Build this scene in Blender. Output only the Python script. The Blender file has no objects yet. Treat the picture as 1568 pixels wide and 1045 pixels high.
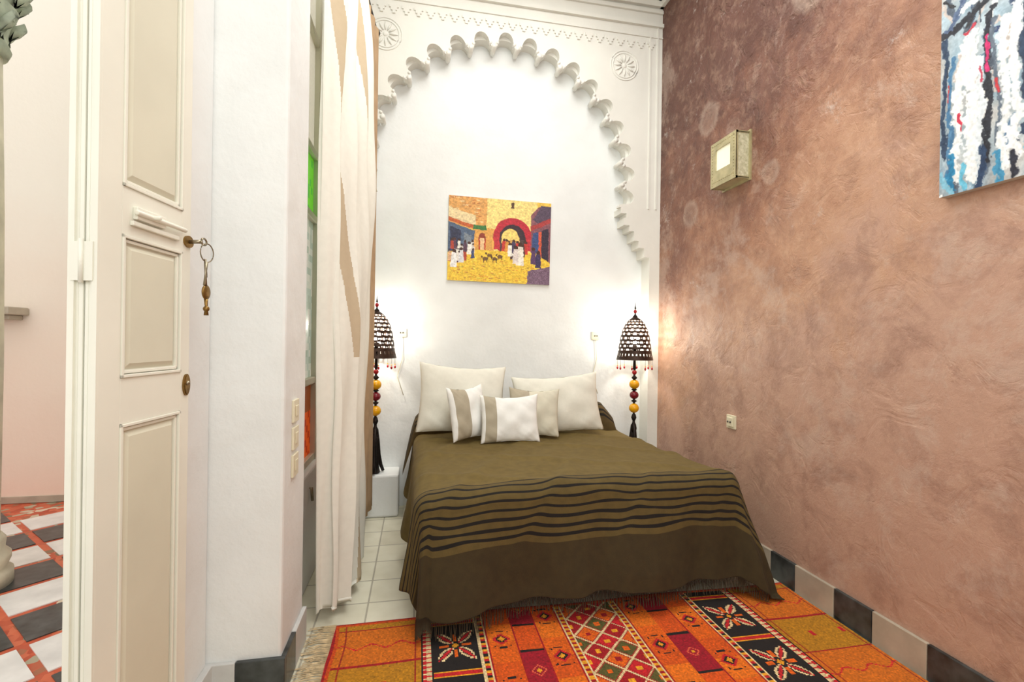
import bpy, bmesh, math, random
import numpy as np
from mathutils import Vector, Matrix
random.seed(4); rng=np.random.RandomState(7)
sc=bpy.context.scene
try:
    sc.view_settings.view_transform='Standard'
    sc.view_settings.look='None'
except Exception as e: print(e)

def lin1(c):
    c=c/255.0
    return c/12.92 if c<=0.04045 else ((c+0.055)/1.055)**2.4
def L(r,g,b): return (lin1(r),lin1(g),lin1(b),1.0)
def linarr(a):
    a=np.clip(a/255.0,0,1)
    return np.where(a<=0.04045,a/12.92,((a+0.055)/1.055)**2.4)

# ---------------- materials
def base(name,rough=0.6,metal=0.0):
    m=bpy.data.materials.new(name); m.use_nodes=True
    nt=m.node_tree; b=nt.nodes['Principled BSDF']
    b.inputs['Roughness'].default_value=rough; b.inputs['Metallic'].default_value=metal
    return m,nt,b
def N(nt,t,**k):
    n=nt.nodes.new(t)
    for a,v in k.items(): setattr(n,a,v)
    return n
def coords(nt):
    for n in nt.nodes:
        if n.type=='TEX_COORD': return n.outputs['Object']
    return N(nt,'ShaderNodeTexCoord').outputs['Object']
def noise(nt,scale,detail=4,rough=.5,vec=None,dist=0):
    n=N(nt,'ShaderNodeTexNoise'); n.inputs['Scale'].default_value=scale; n.inputs['Detail'].default_value=detail
    n.inputs['Roughness'].default_value=rough; n.inputs['Distortion'].default_value=dist
    nt.links.new(vec or coords(nt),n.inputs['Vector']); return n.outputs['Fac']
def ramp(nt,fac,stops):
    r=N(nt,'ShaderNodeValToRGB'); nt.links.new(fac,r.inputs['Fac'])
    el=r.color_ramp.elements
    el[0].position=stops[0][0]; el[0].color=stops[0][1]; el[1].position=stops[-1][0]; el[1].color=stops[-1][1]
    for p,c in stops[1:-1]:
        e=el.new(p); e.color=c
    return r.outputs['Color']
def mixc(nt,fac,a,b,mode='MIX'):
    m=N(nt,'ShaderNodeMix',data_type='RGBA',blend_type=mode)
    for i,v in ((0,fac),(6,a),(7,b)):
        if isinstance(v,(int,float,tuple)): m.inputs[i].default_value=v
        else: nt.links.new(v,m.inputs[i])
    return m.outputs[2]
def math_(nt,op,a,b=0.0,c=None,clamp=False):
    m=N(nt,'ShaderNodeMath',operation=op,use_clamp=clamp)
    vs=[a,b]+([c] if c is not None else [])
    for i,v in enumerate(vs):
        if isinstance(v,(int,float)): m.inputs[i].default_value=v
        else: nt.links.new(v,m.inputs[i])
    return m.outputs[0]
def bump(nt,b,h,strength=.3,dist=.01,prev=None):
    n=N(nt,'ShaderNodeBump'); n.inputs['Distance'].default_value=dist
    if isinstance(strength,(int,float)): n.inputs['Strength'].default_value=strength
    else: nt.links.new(strength,n.inputs['Strength'])
    nt.links.new(h,n.inputs['Height'])
    if prev is not None: nt.links.new(prev,n.inputs['Normal'])
    nt.links.new(n.outputs['Normal'],b.inputs['Normal']); return n.outputs['Normal']
def mat(name,c,rough=.6,metal=0,var=.06,scale=6,bs=0,bscale=40,bd=.004,emit=None,est=0):
    m,nt,b=base(name,rough,metal)
    c=L(*c); lo=tuple(x*(1-var*2) for x in c[:3])+(1,); hi=tuple(min(1,x*(1+var)) for x in c[:3])+(1,)
    nt.links.new(ramp(nt,noise(nt,scale),[(.3,lo),(.7,hi)]),b.inputs['Base Color'])
    if bs: bump(nt,b,noise(nt,bscale,5),bs,bd)
    if emit:
        b.inputs['Emission Color'].default_value=L(*emit); b.inputs['Emission Strength'].default_value=est
    return m
def vcmat(name,rough=.8,bs=.0,bscale=200,bd=.002,var=.15,vscale=60):
    m,nt,b=base(name,rough)
    a=N(nt,'ShaderNodeAttribute',attribute_name='Col')
    g=ramp(nt,noise(nt,vscale,3),[(.3,(1-var,)*3+(1,)),(.7,(1,1,1,1))])
    nt.links.new(mixc(nt,1.0,a.outputs['Color'],g,'MULTIPLY'),b.inputs['Base Color'])
    if bs: bump(nt,b,noise(nt,bscale,4),bs,bd)
    return m

M={}
# plaster
def plaster(name,c,bs=.35):
    m,nt,b=base(name,.75)
    lo=tuple(x*.93 for x in L(*c)[:3])+(1,)
    nt.links.new(ramp(nt,noise(nt,2.5,5),[(.35,lo),(.65,L(*c))]),b.inputs['Base Color'])
    n1=noise(nt,5,3); n2=noise(nt,55,6,.6)
    h=math_(nt,'ADD',n1,math_(nt,'MULTIPLY',n2,.12))
    bump(nt,b,h,bs,.03)
    return m
M['white']=plaster('white_plaster',(238,241,240))
M['stucco']=plaster('carved_stucco',(234,233,225),.2)
M['ceil']=plaster('ceiling_plaster',(240,241,236),.1)
m,nt,b=base('patio_plaster',.8)
sep=N(nt,'ShaderNodeSeparateXYZ'); nt.links.new(coords(nt),sep.inputs[0])
z=math_(nt,'DIVIDE',math_(nt,'ADD',sep.outputs['Z'],noise(nt,2)),4.0)
nt.links.new(ramp(nt,z,[(.1,L(242,212,194)),(.42,L(244,226,210)),(.75,L(244,238,226))]),b.inputs['Base Color'])
bump(nt,b,noise(nt,20,5),.2,.01); M['pink']=m
# tadelakt
m,nt,b=base('tadelakt_brown',.46)
co=coords(nt)
sep=N(nt,'ShaderNodeSeparateXYZ'); nt.links.new(co,sep.inputs[0])
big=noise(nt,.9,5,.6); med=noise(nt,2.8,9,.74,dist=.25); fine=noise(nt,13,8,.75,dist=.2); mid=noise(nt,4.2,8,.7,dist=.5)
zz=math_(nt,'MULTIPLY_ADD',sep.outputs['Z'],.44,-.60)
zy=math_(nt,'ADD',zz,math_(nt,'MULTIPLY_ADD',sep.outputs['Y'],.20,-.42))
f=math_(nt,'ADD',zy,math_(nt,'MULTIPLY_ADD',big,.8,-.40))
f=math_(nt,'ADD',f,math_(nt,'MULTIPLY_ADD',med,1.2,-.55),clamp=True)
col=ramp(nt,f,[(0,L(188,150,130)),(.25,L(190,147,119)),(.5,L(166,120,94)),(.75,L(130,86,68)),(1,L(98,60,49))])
cl_=ramp(nt,mid,[(.36,(1,1,1,1)),(.52,(0,0,0,1))])
col=mixc(nt,math_(nt,'MULTIPLY',cl_,.42),col,L(124,86,74))
col=mixc(nt,math_(nt,'MULTIPLY',ramp(nt,fine,[(.5,(0,0,0,1)),(.7,(1,1,1,1))]),.30),col,L(212,178,152))
w=noise(nt,1.7,9,.78,dist=.2)
wm=ramp(nt,w,[(.54,(0,0,0,1)),(.62,(1,1,1,1))])
col=mixc(nt,math_(nt,'MULTIPLY',wm,.38),col,L(200,177,162))
w2=noise(nt,5,10,.84)
wm2=ramp(nt,w2,[(.585,(0,0,0,1)),(.64,(1,1,1,1))])
col=mixc(nt,math_(nt,'MULTIPLY',math_(nt,'MULTIPLY',wm2,math_(nt,'MULTIPLY_ADD',f,.8,.15)),.85),col,L(196,184,176))
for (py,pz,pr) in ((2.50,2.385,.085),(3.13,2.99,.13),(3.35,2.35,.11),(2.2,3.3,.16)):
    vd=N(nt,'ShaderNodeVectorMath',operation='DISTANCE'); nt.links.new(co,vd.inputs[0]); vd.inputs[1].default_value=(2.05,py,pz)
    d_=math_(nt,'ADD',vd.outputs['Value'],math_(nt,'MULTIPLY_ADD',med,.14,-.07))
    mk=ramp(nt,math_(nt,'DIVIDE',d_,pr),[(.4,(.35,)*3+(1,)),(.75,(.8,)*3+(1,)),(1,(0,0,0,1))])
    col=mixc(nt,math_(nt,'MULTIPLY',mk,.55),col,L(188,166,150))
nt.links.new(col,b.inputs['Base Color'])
vo=N(nt,'ShaderNodeTexVoronoi',feature='DISTANCE_TO_EDGE'); vo.inputs['Scale'].default_value=.9
mx=N(nt,'ShaderNodeVectorMath',operation='ADD'); nt.links.new(co,mx.inputs[0])
nn=N(nt,'ShaderNodeTexNoise'); nn.inputs['Scale'].default_value=2.5; nn.inputs['Detail'].default_value=6; nt.links.new(co,nn.inputs['Vector'])
nt.links.new(nn.outputs['Color'],mx.inputs[1]); nt.links.new(mx.outputs[0],vo.inputs['Vector'])
crack=ramp(nt,vo.outputs['Distance'],[(0,(0,0,0,1)),(.004,(1,1,1,1))])
tw=ramp(nt,noise(nt,4.6,5,.58,dist=1.2),[(.38,(0,0,0,1)),(.47,(.7,.7,.7,1)),(.58,(.8,.8,.8,1)),(.63,(1,1,1,1))])
h=math_(nt,'ADD',math_(nt,'MULTIPLY',med,1.1),math_(nt,'MULTIPLY',fine,.30))
h=math_(nt,'ADD',h,math_(nt,'MULTIPLY',tw,.30))
h=math_(nt,'ADD',h,math_(nt,'MULTIPLY',crack,.06))
bump(nt,b,h,math_(nt,'MULTIPLY_ADD',f,.55,.30),.038)
M['tadelakt']=m
# floor tile
def brick(name,c1,c2,mort,w,hh,ms=.006,rough=.35):
    m,nt,b=base(name,rough)
    t=N(nt,'ShaderNodeTexBrick'); t.offset=0; t.squash=1
    nt.links.new(coords(nt),t.inputs['Vector'])
    t.inputs['Scale'].default_value=1; t.inputs['Brick Width'].default_value=w; t.inputs['Row Height'].default_value=hh
    t.inputs['Mortar Size'].default_value=ms; t.inputs['Mortar Smooth'].default_value=.3
    t.inputs['Color1'].default_value=L(*c1); t.inputs['Color2'].default_value=L(*c2); t.inputs['Mortar'].default_value=L(*mort)
    g=ramp(nt,noise(nt,9,5),[(.3,(.88,.87,.84,1)),(.7,(1,1,1,1))])
    nt.links.new(mixc(nt,1.0,t.outputs['Color'],g,'MULTIPLY'),b.inputs['Base Color'])
    bump(nt,b,math_(nt,'SUBTRACT',1.0,t.outputs['Fac']),.3,.004)
    return m
M['tile']=brick('cream_floor_tile',(230,227,207),(218,214,194),(176,171,156),.23,.23,.005)
M['door']=mat('cream_door_paint',(235,234,221),.4,0,.02,5,.12,60,.002)
M['doorpanel']=mat('beige_door_panel',(218,215,195),.45,0,.03,4,.12,60,.002)
M['brass']=mat('aged_brass',(140,110,60),.4,.8,.2,30,.3,80)
M['steel']=mat('key_steel',(150,140,120),.35,.9,.15,30)
M['iron']=mat('wrought_iron',(38,30,26),.5,.6,.2,20,.3,80)
M['bronze']=mat('pierced_bronze',(60,42,32),.45,.6,.2,25)
M['redglass']=mat('red_bead',(170,20,30),.25,0,.1,10)
M['yelglass']=mat('yellow_ball',(235,170,10),.25,0,.08,10)
M['darkred']=mat('maroon_ball',(120,18,34),.25,0,.1,10)
M['bulb']=mat('bulb',(255,250,235),.5,emit=(255,244,222),est=30)
M['slate']=mat('black_marble',(66,70,70),.3,0,.35,14)
M['beigest']=mat('beige_stone',(180,168,150),.5,0,.1,8,.2)
M['greyst']=mat('grey_stone',(206,206,204),.5,0,.08,8,.2)
M['marble']=mat('white_marble',(232,230,226),.3,0,.08,7)
m,nt,b=base('terracotta_mosaic',.5)
vo=N(nt,'ShaderNodeTexVoronoi'); vo.inputs['Scale'].default_value=22; nt.links.new(coords(nt),vo.inputs['Vector'])
sp=N(nt,'ShaderNodeSeparateColor'); nt.links.new(vo.outputs['Color'],sp.inputs[0])
nt.links.new(ramp(nt,sp.outputs[0],[(0,L(180,66,36)),(.45,L(214,110,74)),(.7,L(200,84,50)),(.85,L(120,120,90)),(1,L(225,205,180))]),b.inputs['Base Color']); M['mosaic']=m
M['sandst']=mat('column_stone',(222,214,190),.7,0,.12,6,.5,20,.01)
M['greenst']=mat('capital_stone',(184,192,170),.7,0,.2,10,.6,25,.01)
M['plastic']=mat('switch_plastic',(226,218,190),.35,0,.02)
M['plasticd']=mat('socket_dark',(70,66,58),.4,0,.05)
M['cream']=vcmat('curtain_linen',.9,.25,300,.001,.05,30)
M['tanc']=mat('tan_curtain_cloth',(182,152,118),.9,0,.08,10,.2,200)
M['cover']=vcmat('olive_wool_cover',.95,.5,260,.002,.22,25)
M['mattress']=mat('mattress_cloth',(225,222,214),.9,0,.04,8,.2)
M['wood']=mat('bed_wood',(110,76,48),.6,0,.2,12)
M['pillow']=vcmat('cushion_cotton',.9,.35,220,.0015,.05,30)
M['rug']=vcmat('kilim_wool',.95,.5,260,.002,.22,110)
M['fringe']=mat('rug_fringe_yarn',(214,190,150),.9,0,.2,30)
M['canvas']=vcmat('oil_paint_canvas',.6,.4,120,.003,.10,50)
M['canvasedge']=mat('canvas_edge',(205,198,186),.8)
M['goldfr']=mat('lamp_gilt_metal',(182,172,132),.35,.3,.12,20)
m,nt,b=base('frosted_glass',.25)
nt.links.new(ramp(nt,noise(nt,60,3),[(.3,L(176,172,140)),(.7,L(214,210,182))]),b.inputs['Base Color']); M['frost']=m
m,nt,b=base('wall_lamp_bulb_glass',.3)
b.inputs['Emission Color'].default_value=L(255,246,212); b.inputs['Emission Strength'].default_value=.25
nt.links.new(ramp(nt,noise(nt,5,3),[(.3,L(225,222,198)),(.7,L(240,238,216))]),b.inputs['Base Color']); M['glow']=m
m=vcmat('coloured_glass',.25,.2,80,.002,.25,60); nt=m.node_tree; b=nt.nodes['Principled BSDF']
tr=N(nt,'ShaderNodeBsdfTranslucent'); at_=[n for n in nt.nodes if n.type=='ATTRIBUTE'][0]; nt.links.new(at_.outputs['Color'],tr.inputs['Color'])
ms_=N(nt,'ShaderNodeMixShader'); ms_.inputs[0].default_value=.6; nt.links.new(b.outputs[0],ms_.inputs[1]); nt.links.new(tr.outputs[0],ms_.inputs[2])
nt.links.new(ms_.outputs[0],[n for n in nt.nodes if n.type=='OUTPUT_MATERIAL'][0].inputs[0]); M['paneglass']=m

# ---------------- mesh builder
class MB:
    def __init__(s): s.v=[];s.f=[];s.mi=[];s.sm=[];s.T=Matrix.Identity(4)
    def _add(s,vs,fs,mi=0,smooth=False):
        o=len(s.v); s.v+= [tuple(s.T@Vector(p)) for p in vs]
        s.f+=[tuple(o+i for i in f) for f in fs]; s.mi+=[mi]*len(fs); s.sm+=[smooth]*len(fs)
    def box(s,x0,x1,y0,y1,z0,z1,mi=0):
        vs=[(x0,y0,z0),(x1,y0,z0),(x1,y1,z0),(x0,y1,z0),(x0,y0,z1),(x1,y0,z1),(x1,y1,z1),(x0,y1,z1)]
        s._add(vs,[(3,2,1,0),(4,5,6,7),(0,1,5,4),(1,2,6,5),(2,3,7,6),(3,0,4,7)],mi)
    def lathe(s,c,prof,seg=24,mi=0,smooth=True):
        vs=[];fs=[]
        for r,z in prof:
            for k in range(seg):
                a=2*math.pi*k/seg; vs.append((c[0]+r*math.cos(a),c[1]+r*math.sin(a),c[2]+z))
        for i in range(len(prof)-1):
            for k in range(seg):
                k2=(k+1)%seg; fs.append((i*seg+k,i*seg+k2,(i+1)*seg+k2,(i+1)*seg+k))
        fs.append(tuple(reversed(range(seg)))); fs.append(tuple((len(prof)-1)*seg+k for k in range(seg)))
        s._add(vs,fs,mi,smooth)
    def sphere(s,c,r,mi=0,seg=16,sc=(1,1,1)):
        n=10; prof=[(max(1e-4,r*math.sin(math.pi*i/n)),-r*math.cos(math.pi*i/n)) for i in range(n+1)]
        vs=[];fs=[]
        for rr,z in prof:
            for k in range(seg):
                a=2*math.pi*k/seg; vs.append((c[0]+rr*math.cos(a)*sc[0],c[1]+rr*math.sin(a)*sc[1],c[2]+z*sc[2]))
        for i in range(n):
            for k in range(seg):
                k2=(k+1)%seg; fs.append((i*seg+k,i*seg+k2,(i+1)*seg+k2,(i+1)*seg+k))
        s._add(vs,fs,mi,True)
    def tube(s,pts,r,seg=8,mi=0,closed=False):
        pts=[Vector(p) for p in pts]; n=len(pts); rs=r if isinstance(r,(list,tuple)) else [r]*n
        vs=[];fs=[]
        for i,p in enumerate(pts):
            a=pts[(i-1)%n] if (closed or i>0) else p; b_=pts[(i+1)%n] if (closed or i<n-1) else p
            t=(b_-a).normalized(); up=Vector((0,0,1)) if abs(t.z)<.9 else Vector((1,0,0))
            u=t.cross(up).normalized(); w=t.cross(u)
            for k in range(seg):
                an=2*math.pi*k/seg; vs.append(tuple(p+(u*math.cos(an)+w*math.sin(an))*rs[i]))
        for i in range(n if closed else n-1):
            j=(i+1)%n
            for k in range(seg):
                k2=(k+1)%seg; fs.append((i*seg+k,i*seg+k2,j*seg+k2,j*seg+k))
        if not closed: fs.append(tuple(range(seg))); fs.append(tuple((n-1)*seg+k for k in reversed(range(seg))))
        s._add(vs,fs,mi,True)
    def prism(s,poly,y0,y1,mi=0):   # poly in XZ, extruded in Y
        n=len(poly)
        vs=[(x,y0,z) for x,z in poly]+[(x,y1,z) for x,z in poly]
        fs=[tuple(range(n)),tuple(reversed(range(n,2*n)))]+[(i,i+n,(i+1)%n+n,(i+1)%n) for i in range(n)]
        s._add(vs,fs,mi)
    def build(s,name,mats,parent=None,bevel=0,fixn=True):
        me=bpy.data.meshes.new(name); me.from_pydata(s.v,[],s.f)
        for mt in mats: me.materials.append(mt)
        me.polygons.foreach_set('material_index',s.mi); me.polygons.foreach_set('use_smooth',s.sm)
        if fixn:
            bm=bmesh.new(); bm.from_mesh(me); bmesh.ops.recalc_face_normals(bm,faces=bm.faces); bm.to_mesh(me); bm.free()
        ob=bpy.data.objects.new(name,me); sc.collection.objects.link(ob)
        if parent: ob.parent=parent
        if bevel:
            bv=ob.modifiers.new('bevel','BEVEL'); bv.width=bevel; bv.segments=2; bv.limit_method='ANGLE'
        return ob
def empty(name,loc=(0,0,0)):
    e=bpy.data.objects.new(name,None); sc.collection.objects.link(e); e.location=loc; e.empty_display_size=.1; return e
def boxo(name,x0,x1,y0,y1,z0,z1,mt,parent=None,bevel=0):
    b=MB(); b.box(x0,x1,y0,y1,z0,z1); return b.build(name,[mt],parent,bevel)

def gridmesh(name,verts,nx,ny,cols,mt,parent=None,smooth=True):
    me=bpy.data.meshes.new(name)
    fs=[(j*(nx+1)+i,j*(nx+1)+i+1,(j+1)*(nx+1)+i+1,(j+1)*(nx+1)+i) for j in range(ny) for i in range(nx)]
    me.from_pydata([tuple(v) for v in verts],[],fs)
    me.materials.append(mt)
    me.polygons.foreach_set('use_smooth',[smooth]*len(fs))
    at=me.color_attributes.new('Col','FLOAT_COLOR','CORNER')
    c=linarr(np.asarray(cols,dtype=float))
    if len(c)==len(fs): cc=np.repeat(c,4,axis=0)
    else:
        idx=np.array(fs).reshape(-1); cc=c[idx]
    out=np.ones((len(cc),4),dtype=np.float32); out[:,:3]=cc
    at.data.foreach_set('color',out.reshape(-1))
    ob=bpy.data.objects.new(name,me); sc.collection.objects.link(ob)
    if parent: ob.parent=parent
    return ob

XR=2.05; YB=3.97; XL=-.49; ZC=4.45; YF=3.82
# ================= SHELL
boxo('floor',-.95,XR+.2,-1.4,YB+.2,-.1,0,M['tile'])
boxo('ceiling',-.95,XR+.2,-1.4,YB+.2,ZC,ZC+.1,M['ceil'])
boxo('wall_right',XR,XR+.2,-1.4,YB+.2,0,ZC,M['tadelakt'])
boxo('wall_back',-.95,XR,YB,YB+.2,0,ZC,M['white'])
boxo('wall_front',-.95,XR,-1.4,-1.2,0,ZC,M['white'])
w=MB()
w.box(-.95,-.745,1.66,1.93,0,ZC); w.box(-.95,XL,1.93,2.27,0,ZC)
w.box(-.95,-.745,.75,1.66,2.9,ZC); w.box(-.95,-.745,-1.2,.75,0,ZC)
w.box(-.70,XL,2.27,3.85,3.85,ZC); w.box(-.70,XL,3.85,YB,0,ZC); w.box(-.70,-.57,2.27,3.85,0,.62)
w.build('wall_left',[M['white']],bevel=.012)
# window (coloured panes) behind the curtain
win=empty('window_1')
f=MB()
for y in (2.27,2.66,3.05,3.44,3.80): f.box(-.66,-.60,y,y+.05,.62,3.85)
for z in (.62,1.08,2.04,2.42,3.1,3.80): f.box(-.655,-.605,2.27,3.85,z,z+.04)
f.build('frame',[M['doorpanel']],win,.004)
nx,ny=40,80; vs=[];cs=[]
for j in range(ny+1):
    for i in range(nx+1): vs.append((-.63,2.29+1.54*i/nx,.64+3.2*j/ny))
for j in range(ny):
    z=.64+3.2*j/ny
    for i in range(nx):
        if z<.92: c=(232,96,30) if (i+j)%3 else (190,60,20)
        elif z<1.1: c=(150,80,40)
        elif z<2.06: c=[(216,228,220),(196,216,208),(228,234,228),(186,206,194)][rng.randint(4)]
        elif z<2.44: c=(130,240,70) if rng.rand()>.2 else (100,215,80)
        else: c=(244,244,232)
        cs.append(c)
pn=gridmesh('panes',vs,nx,ny,cs,M['paneglass'],win,False)
f=MB()
f.box(-.60,-.575,2.74,2.80,.50,.56); f.tube([(-.585,2.77,.53),(-.56,2.77,.53),(-.555,2.77,.46)],.008)
f.build('latch',[M['steel']],win)

# back-wall arch plate
AX,AZ,AR=.67,2.72,1.02
NL=19
def lobed(R0,depth,nl,a0=-12,flat=.16):
    pts=[]; tot=180-2*a0; n=18
    for l in range(nl):
        for k in range(n):
            t=k/n; ang=math.radians(180-a0-tot*(l+t)/nl)
            if t<flat or t>1-flat: r=R0
            else:
                q=(t-flat)/(1-2*flat); r=R0+depth*(1-abs(2*q-1)**2.2)**.5
            pts.append((AX+r*math.cos(ang),AZ+r*math.sin(ang)))
    ang=math.radians(a0); pts.append((AX+R0*math.cos(ang),AZ+R0*math.sin(ang)))
    return pts
arch=MB()
zi=AZ+AR*math.sin(math.radians(-12))
p1=[(XL,zi)]+lobed(AR,.12,NL)+[(XR,zi),(XR,ZC),(XL,ZC)]
arch.prism(p1,YF,YF+.06)
p2=[(XL,zi)]+lobed(AR+.035,.055,NL,flat=.10)+[(XR,zi),(XR,ZC),(XL,ZC)]
arch.prism(p2,YF+.06,YB+.01)
for l in range(1,NL):
    ang=math.radians(192-204*l/NL)
    ca,sa=math.cos(ang),math.sin(ang)
    cx,cz=AX+(AR+.006)*ca,AZ+(AR+.006)*sa
    arch.tube([(cx,YF-.004,cz),(cx,YB-.03,cz)],.021,10)
    for s_ in (-1,1):
        ex,ez=AX+(AR+.03)*ca-s_*.028*sa,AZ+(AR+.03)*sa+s_*.028*ca
        arch.tube([(ex,YF-.004,ez),(ex,YF+.05,ez)],.013,8)
for sgn,xo,xt in ((1,XR,AX+AR*math.cos(math.radians(12))+.02),(-1,XL,AX-AR*math.cos(math.radians(12))-.02)):
    wd=abs(xo-xt)
    steps=[(zi-.05,zi,1.0),(zi-.09,zi-.05,.86),(zi-.15,zi-.09,.92),(zi-.20,zi-.15,.78),(zi-.28,zi-.20,.66),(zi-.34,zi-.28,.54),(zi-.42,zi-.34,.40),(0,zi-.42,.26)]
    for a,b_,k in steps:
        x1=xo-sgn*wd*k
        arch.box(min(xo,x1),max(xo,x1),YF,YB+.01,a,b_)
arch.box(XL,XR,YF-.025,YF,4.08,4.11); arch.box(XL,XR,YF-.010,YF,3.99,4.0)
nm=26
for i in range(nm):
    x=XL+.05+(XR-XL-.1)*i/nm
    for k in range(3): arch.box(x+.012*k,x+.07-.012*k,YF-.010,YF,3.93-.022*k,3.952-.022*k)
arch.box(XR-.12,XR-.108,YF-.008,YF,zi,4.0); arch.box(XR-.05,XR-.038,YF-.008,YF,zi,4.08)
arch.box(XL+.03,XL+.042,YF-.008,YF,zi,4.0)
for rx in (AX-.95,AX+1.03):
    for rr in (.125,.105): arch.tube([(rx+rr*math.cos(a*math.pi/16),YF-.001,3.72+rr*math.sin(a*math.pi/16)) for a in range(32)],.005,6,closed=True)
    for k in range(12):
        a=k*math.pi/6
        arch.tube([(rx+.03*math.cos(a),YF-.002,3.72+.03*math.sin(a)),(rx+.065*math.cos(a),YF-.004,3.72+.065*math.sin(a)),(rx+.095*math.cos(a),YF-.001,3.72+.095*math.sin(a))],[.005,.009,.003],6)
    arch.sphere((rx,YF,3.72),.02,sc=(1,.4,1))
arch.build('wall_arch',[M['stucco']])
c=MB()
for i,(d_,z0,z1) in enumerate([(.02,4.20,4.23),(.035,4.25,4.30),(.06,4.30,4.36),(.09,4.36,4.40),(.13,4.40,ZC)]):
    c.box(XL,XR,YF-d_,YF+.01,z0,z1)
    if z0>4.22: c.box(XR-d_,XR,-1.2,YF,z0,z1)
c.build('trim_1',[M['stucco']],bevel=.004)

# baseboards
def baseb(name,segs,mats_):
    e=MB()
    for (x0,x1,y0,y1,mi) in segs: e.box(x0,x1,y0,y1,.0,.15,mi)
    e.build(name,mats_,None,.003)
segs=[]
eds=[3.85,3.63,3.41,3.19,2.97,2.75,2.55,2.43,2.25,2.0,1.80,1.56,1.33,1.1,.87,.64,.41,.18,-.05,-.3,-.6,-.9,-1.2]
for i in range(len(eds)-1):
    segs.append((XR-.018,XR,eds[i+1]+.002,eds[i]-.002,i%2))
baseb('baseboard_right',segs,[M['beigest'],M['slate']])
baseb('baseboard_left',[(-.745,-.72,1.66,1.915,0),(-.76,-.645,1.912,1.93,0),(-.643,XL+.018,1.912,1.93,1),(XL,XL+.018,1.93,2.08,1),(XL,XL+.018,2.083,2.27,0)],[M['greyst'],M['slate']])

p=MB(); p.box(XL,-.13,3.72,YB,0,.32); p.build('plinth_left',[M['white']],None,.015)  # masonry plinth the left floor lamp stands on
p=MB(); p.box(1.68,XR-.018,3.62,YF,0,.32); p.build('plinth_right',[M['white']],None,.015)  # masonry plinth under the right floor lamp

# ================= PATIO
pf=MB(); pf.box(-5.2,-.95,-1.4,4.7,-.1,-.004,0)
pf.build('floor_patio',[M['mosaic']])
pt=MB(); T=.33; g=.04
for i in range(-24,24):
    for j in range(-24,24):
        cx=-2.6+(i-j)*T/1.4142; cy=2.2+(i+j)*T/1.4142
        h_=(T-g)/1.4142
        if cx-h_<-5.1 or cx+h_>-.96 or cy-h_<-1.3 or cy+h_>4.49: continue
        vs=[(cx-h_,cy,-.004),(cx,cy-h_,-.004),(cx+h_,cy,-.004),(cx,cy+h_,-.004),(cx-h_,cy,.001),(cx,cy-h_,.001),(cx+h_,cy,.001),(cx,cy+h_,.001)]
        pt._add(vs,[(4,5,6,7),(0,1,5,4),(1,2,6,5),(2,3,7,6),(3,0,4,7)],(j)%2)
pt.build('floor_patio_tiles',[M['marble'],M['slate']])
boxo('wall_patio_back',-5.2,-.95,4.5,4.7,-.1,5.2,M['pink'])
boxo('wall_patio_left',-5.4,-5.2,-1.4,4.7,-.1,5.2,M['pink'])
boxo('baseboard_patio',-5.2,-.95,4.485,4.5,0,.05,M['beigest'])
s=MB(); s.box(-4.1,-3.06,4.30,4.5,1.50,1.56); s.box(-4.1,-3.10,4.36,4.5,1.46,1.50); s.build('wall_shelf',[M['beigest']],None,.008)
col_=MB(); cc=(-2.335,3.0,0)
col_.lathe(cc,[(.20,0),(.20,.07),(.175,.09),(.19,.13),(.19,.16),(.165,.19),(.17,.24),(.15,.27)],32,0)
col_.lathe(cc,[(.145,.27),(.15,1.2),(.145,2.0),(.13,2.86)],32,0)
col_.lathe(cc,[(.15,2.84),(.165,2.88),(.15,2.92),(.15,2.96),(.19,3.10),(.17,3.12),(.22,3.26),(.20,3.28),(.27,3.42)],32,1)
col_.box(cc[0]-.28,cc[0]+.28,cc[1]-.28,cc[1]+.28,3.42,3.52,1)
for ring,(r,z) in enumerate(((.17,3.0),(.20,3.16),(.235,3.32))):
    for k in range(10):
        a=2*math.pi*(k+.5*(ring%2))/10
        col_.tube([(cc[0]+(r-.03)*math.cos(a),cc[1]+(r-.03)*math.sin(a),z-.08),(cc[0]+r*math.cos(a),cc[1]+r*math.sin(a),z),(cc[0]+(r+.045)*math.cos(a),cc[1]+(r+.045)*math.sin(a),z+.05),(cc[0]+(r+.03)*math.cos(a),cc[1]+(r+.03)*math.sin(a),z+.01)],[.02,.03,.022,.01],6,1)
col_.lathe(cc,[(.2,3.52),(.2,5.2)],24,0)
col_.build('stone_column',[M['sandst'],M['greenst']])

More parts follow.
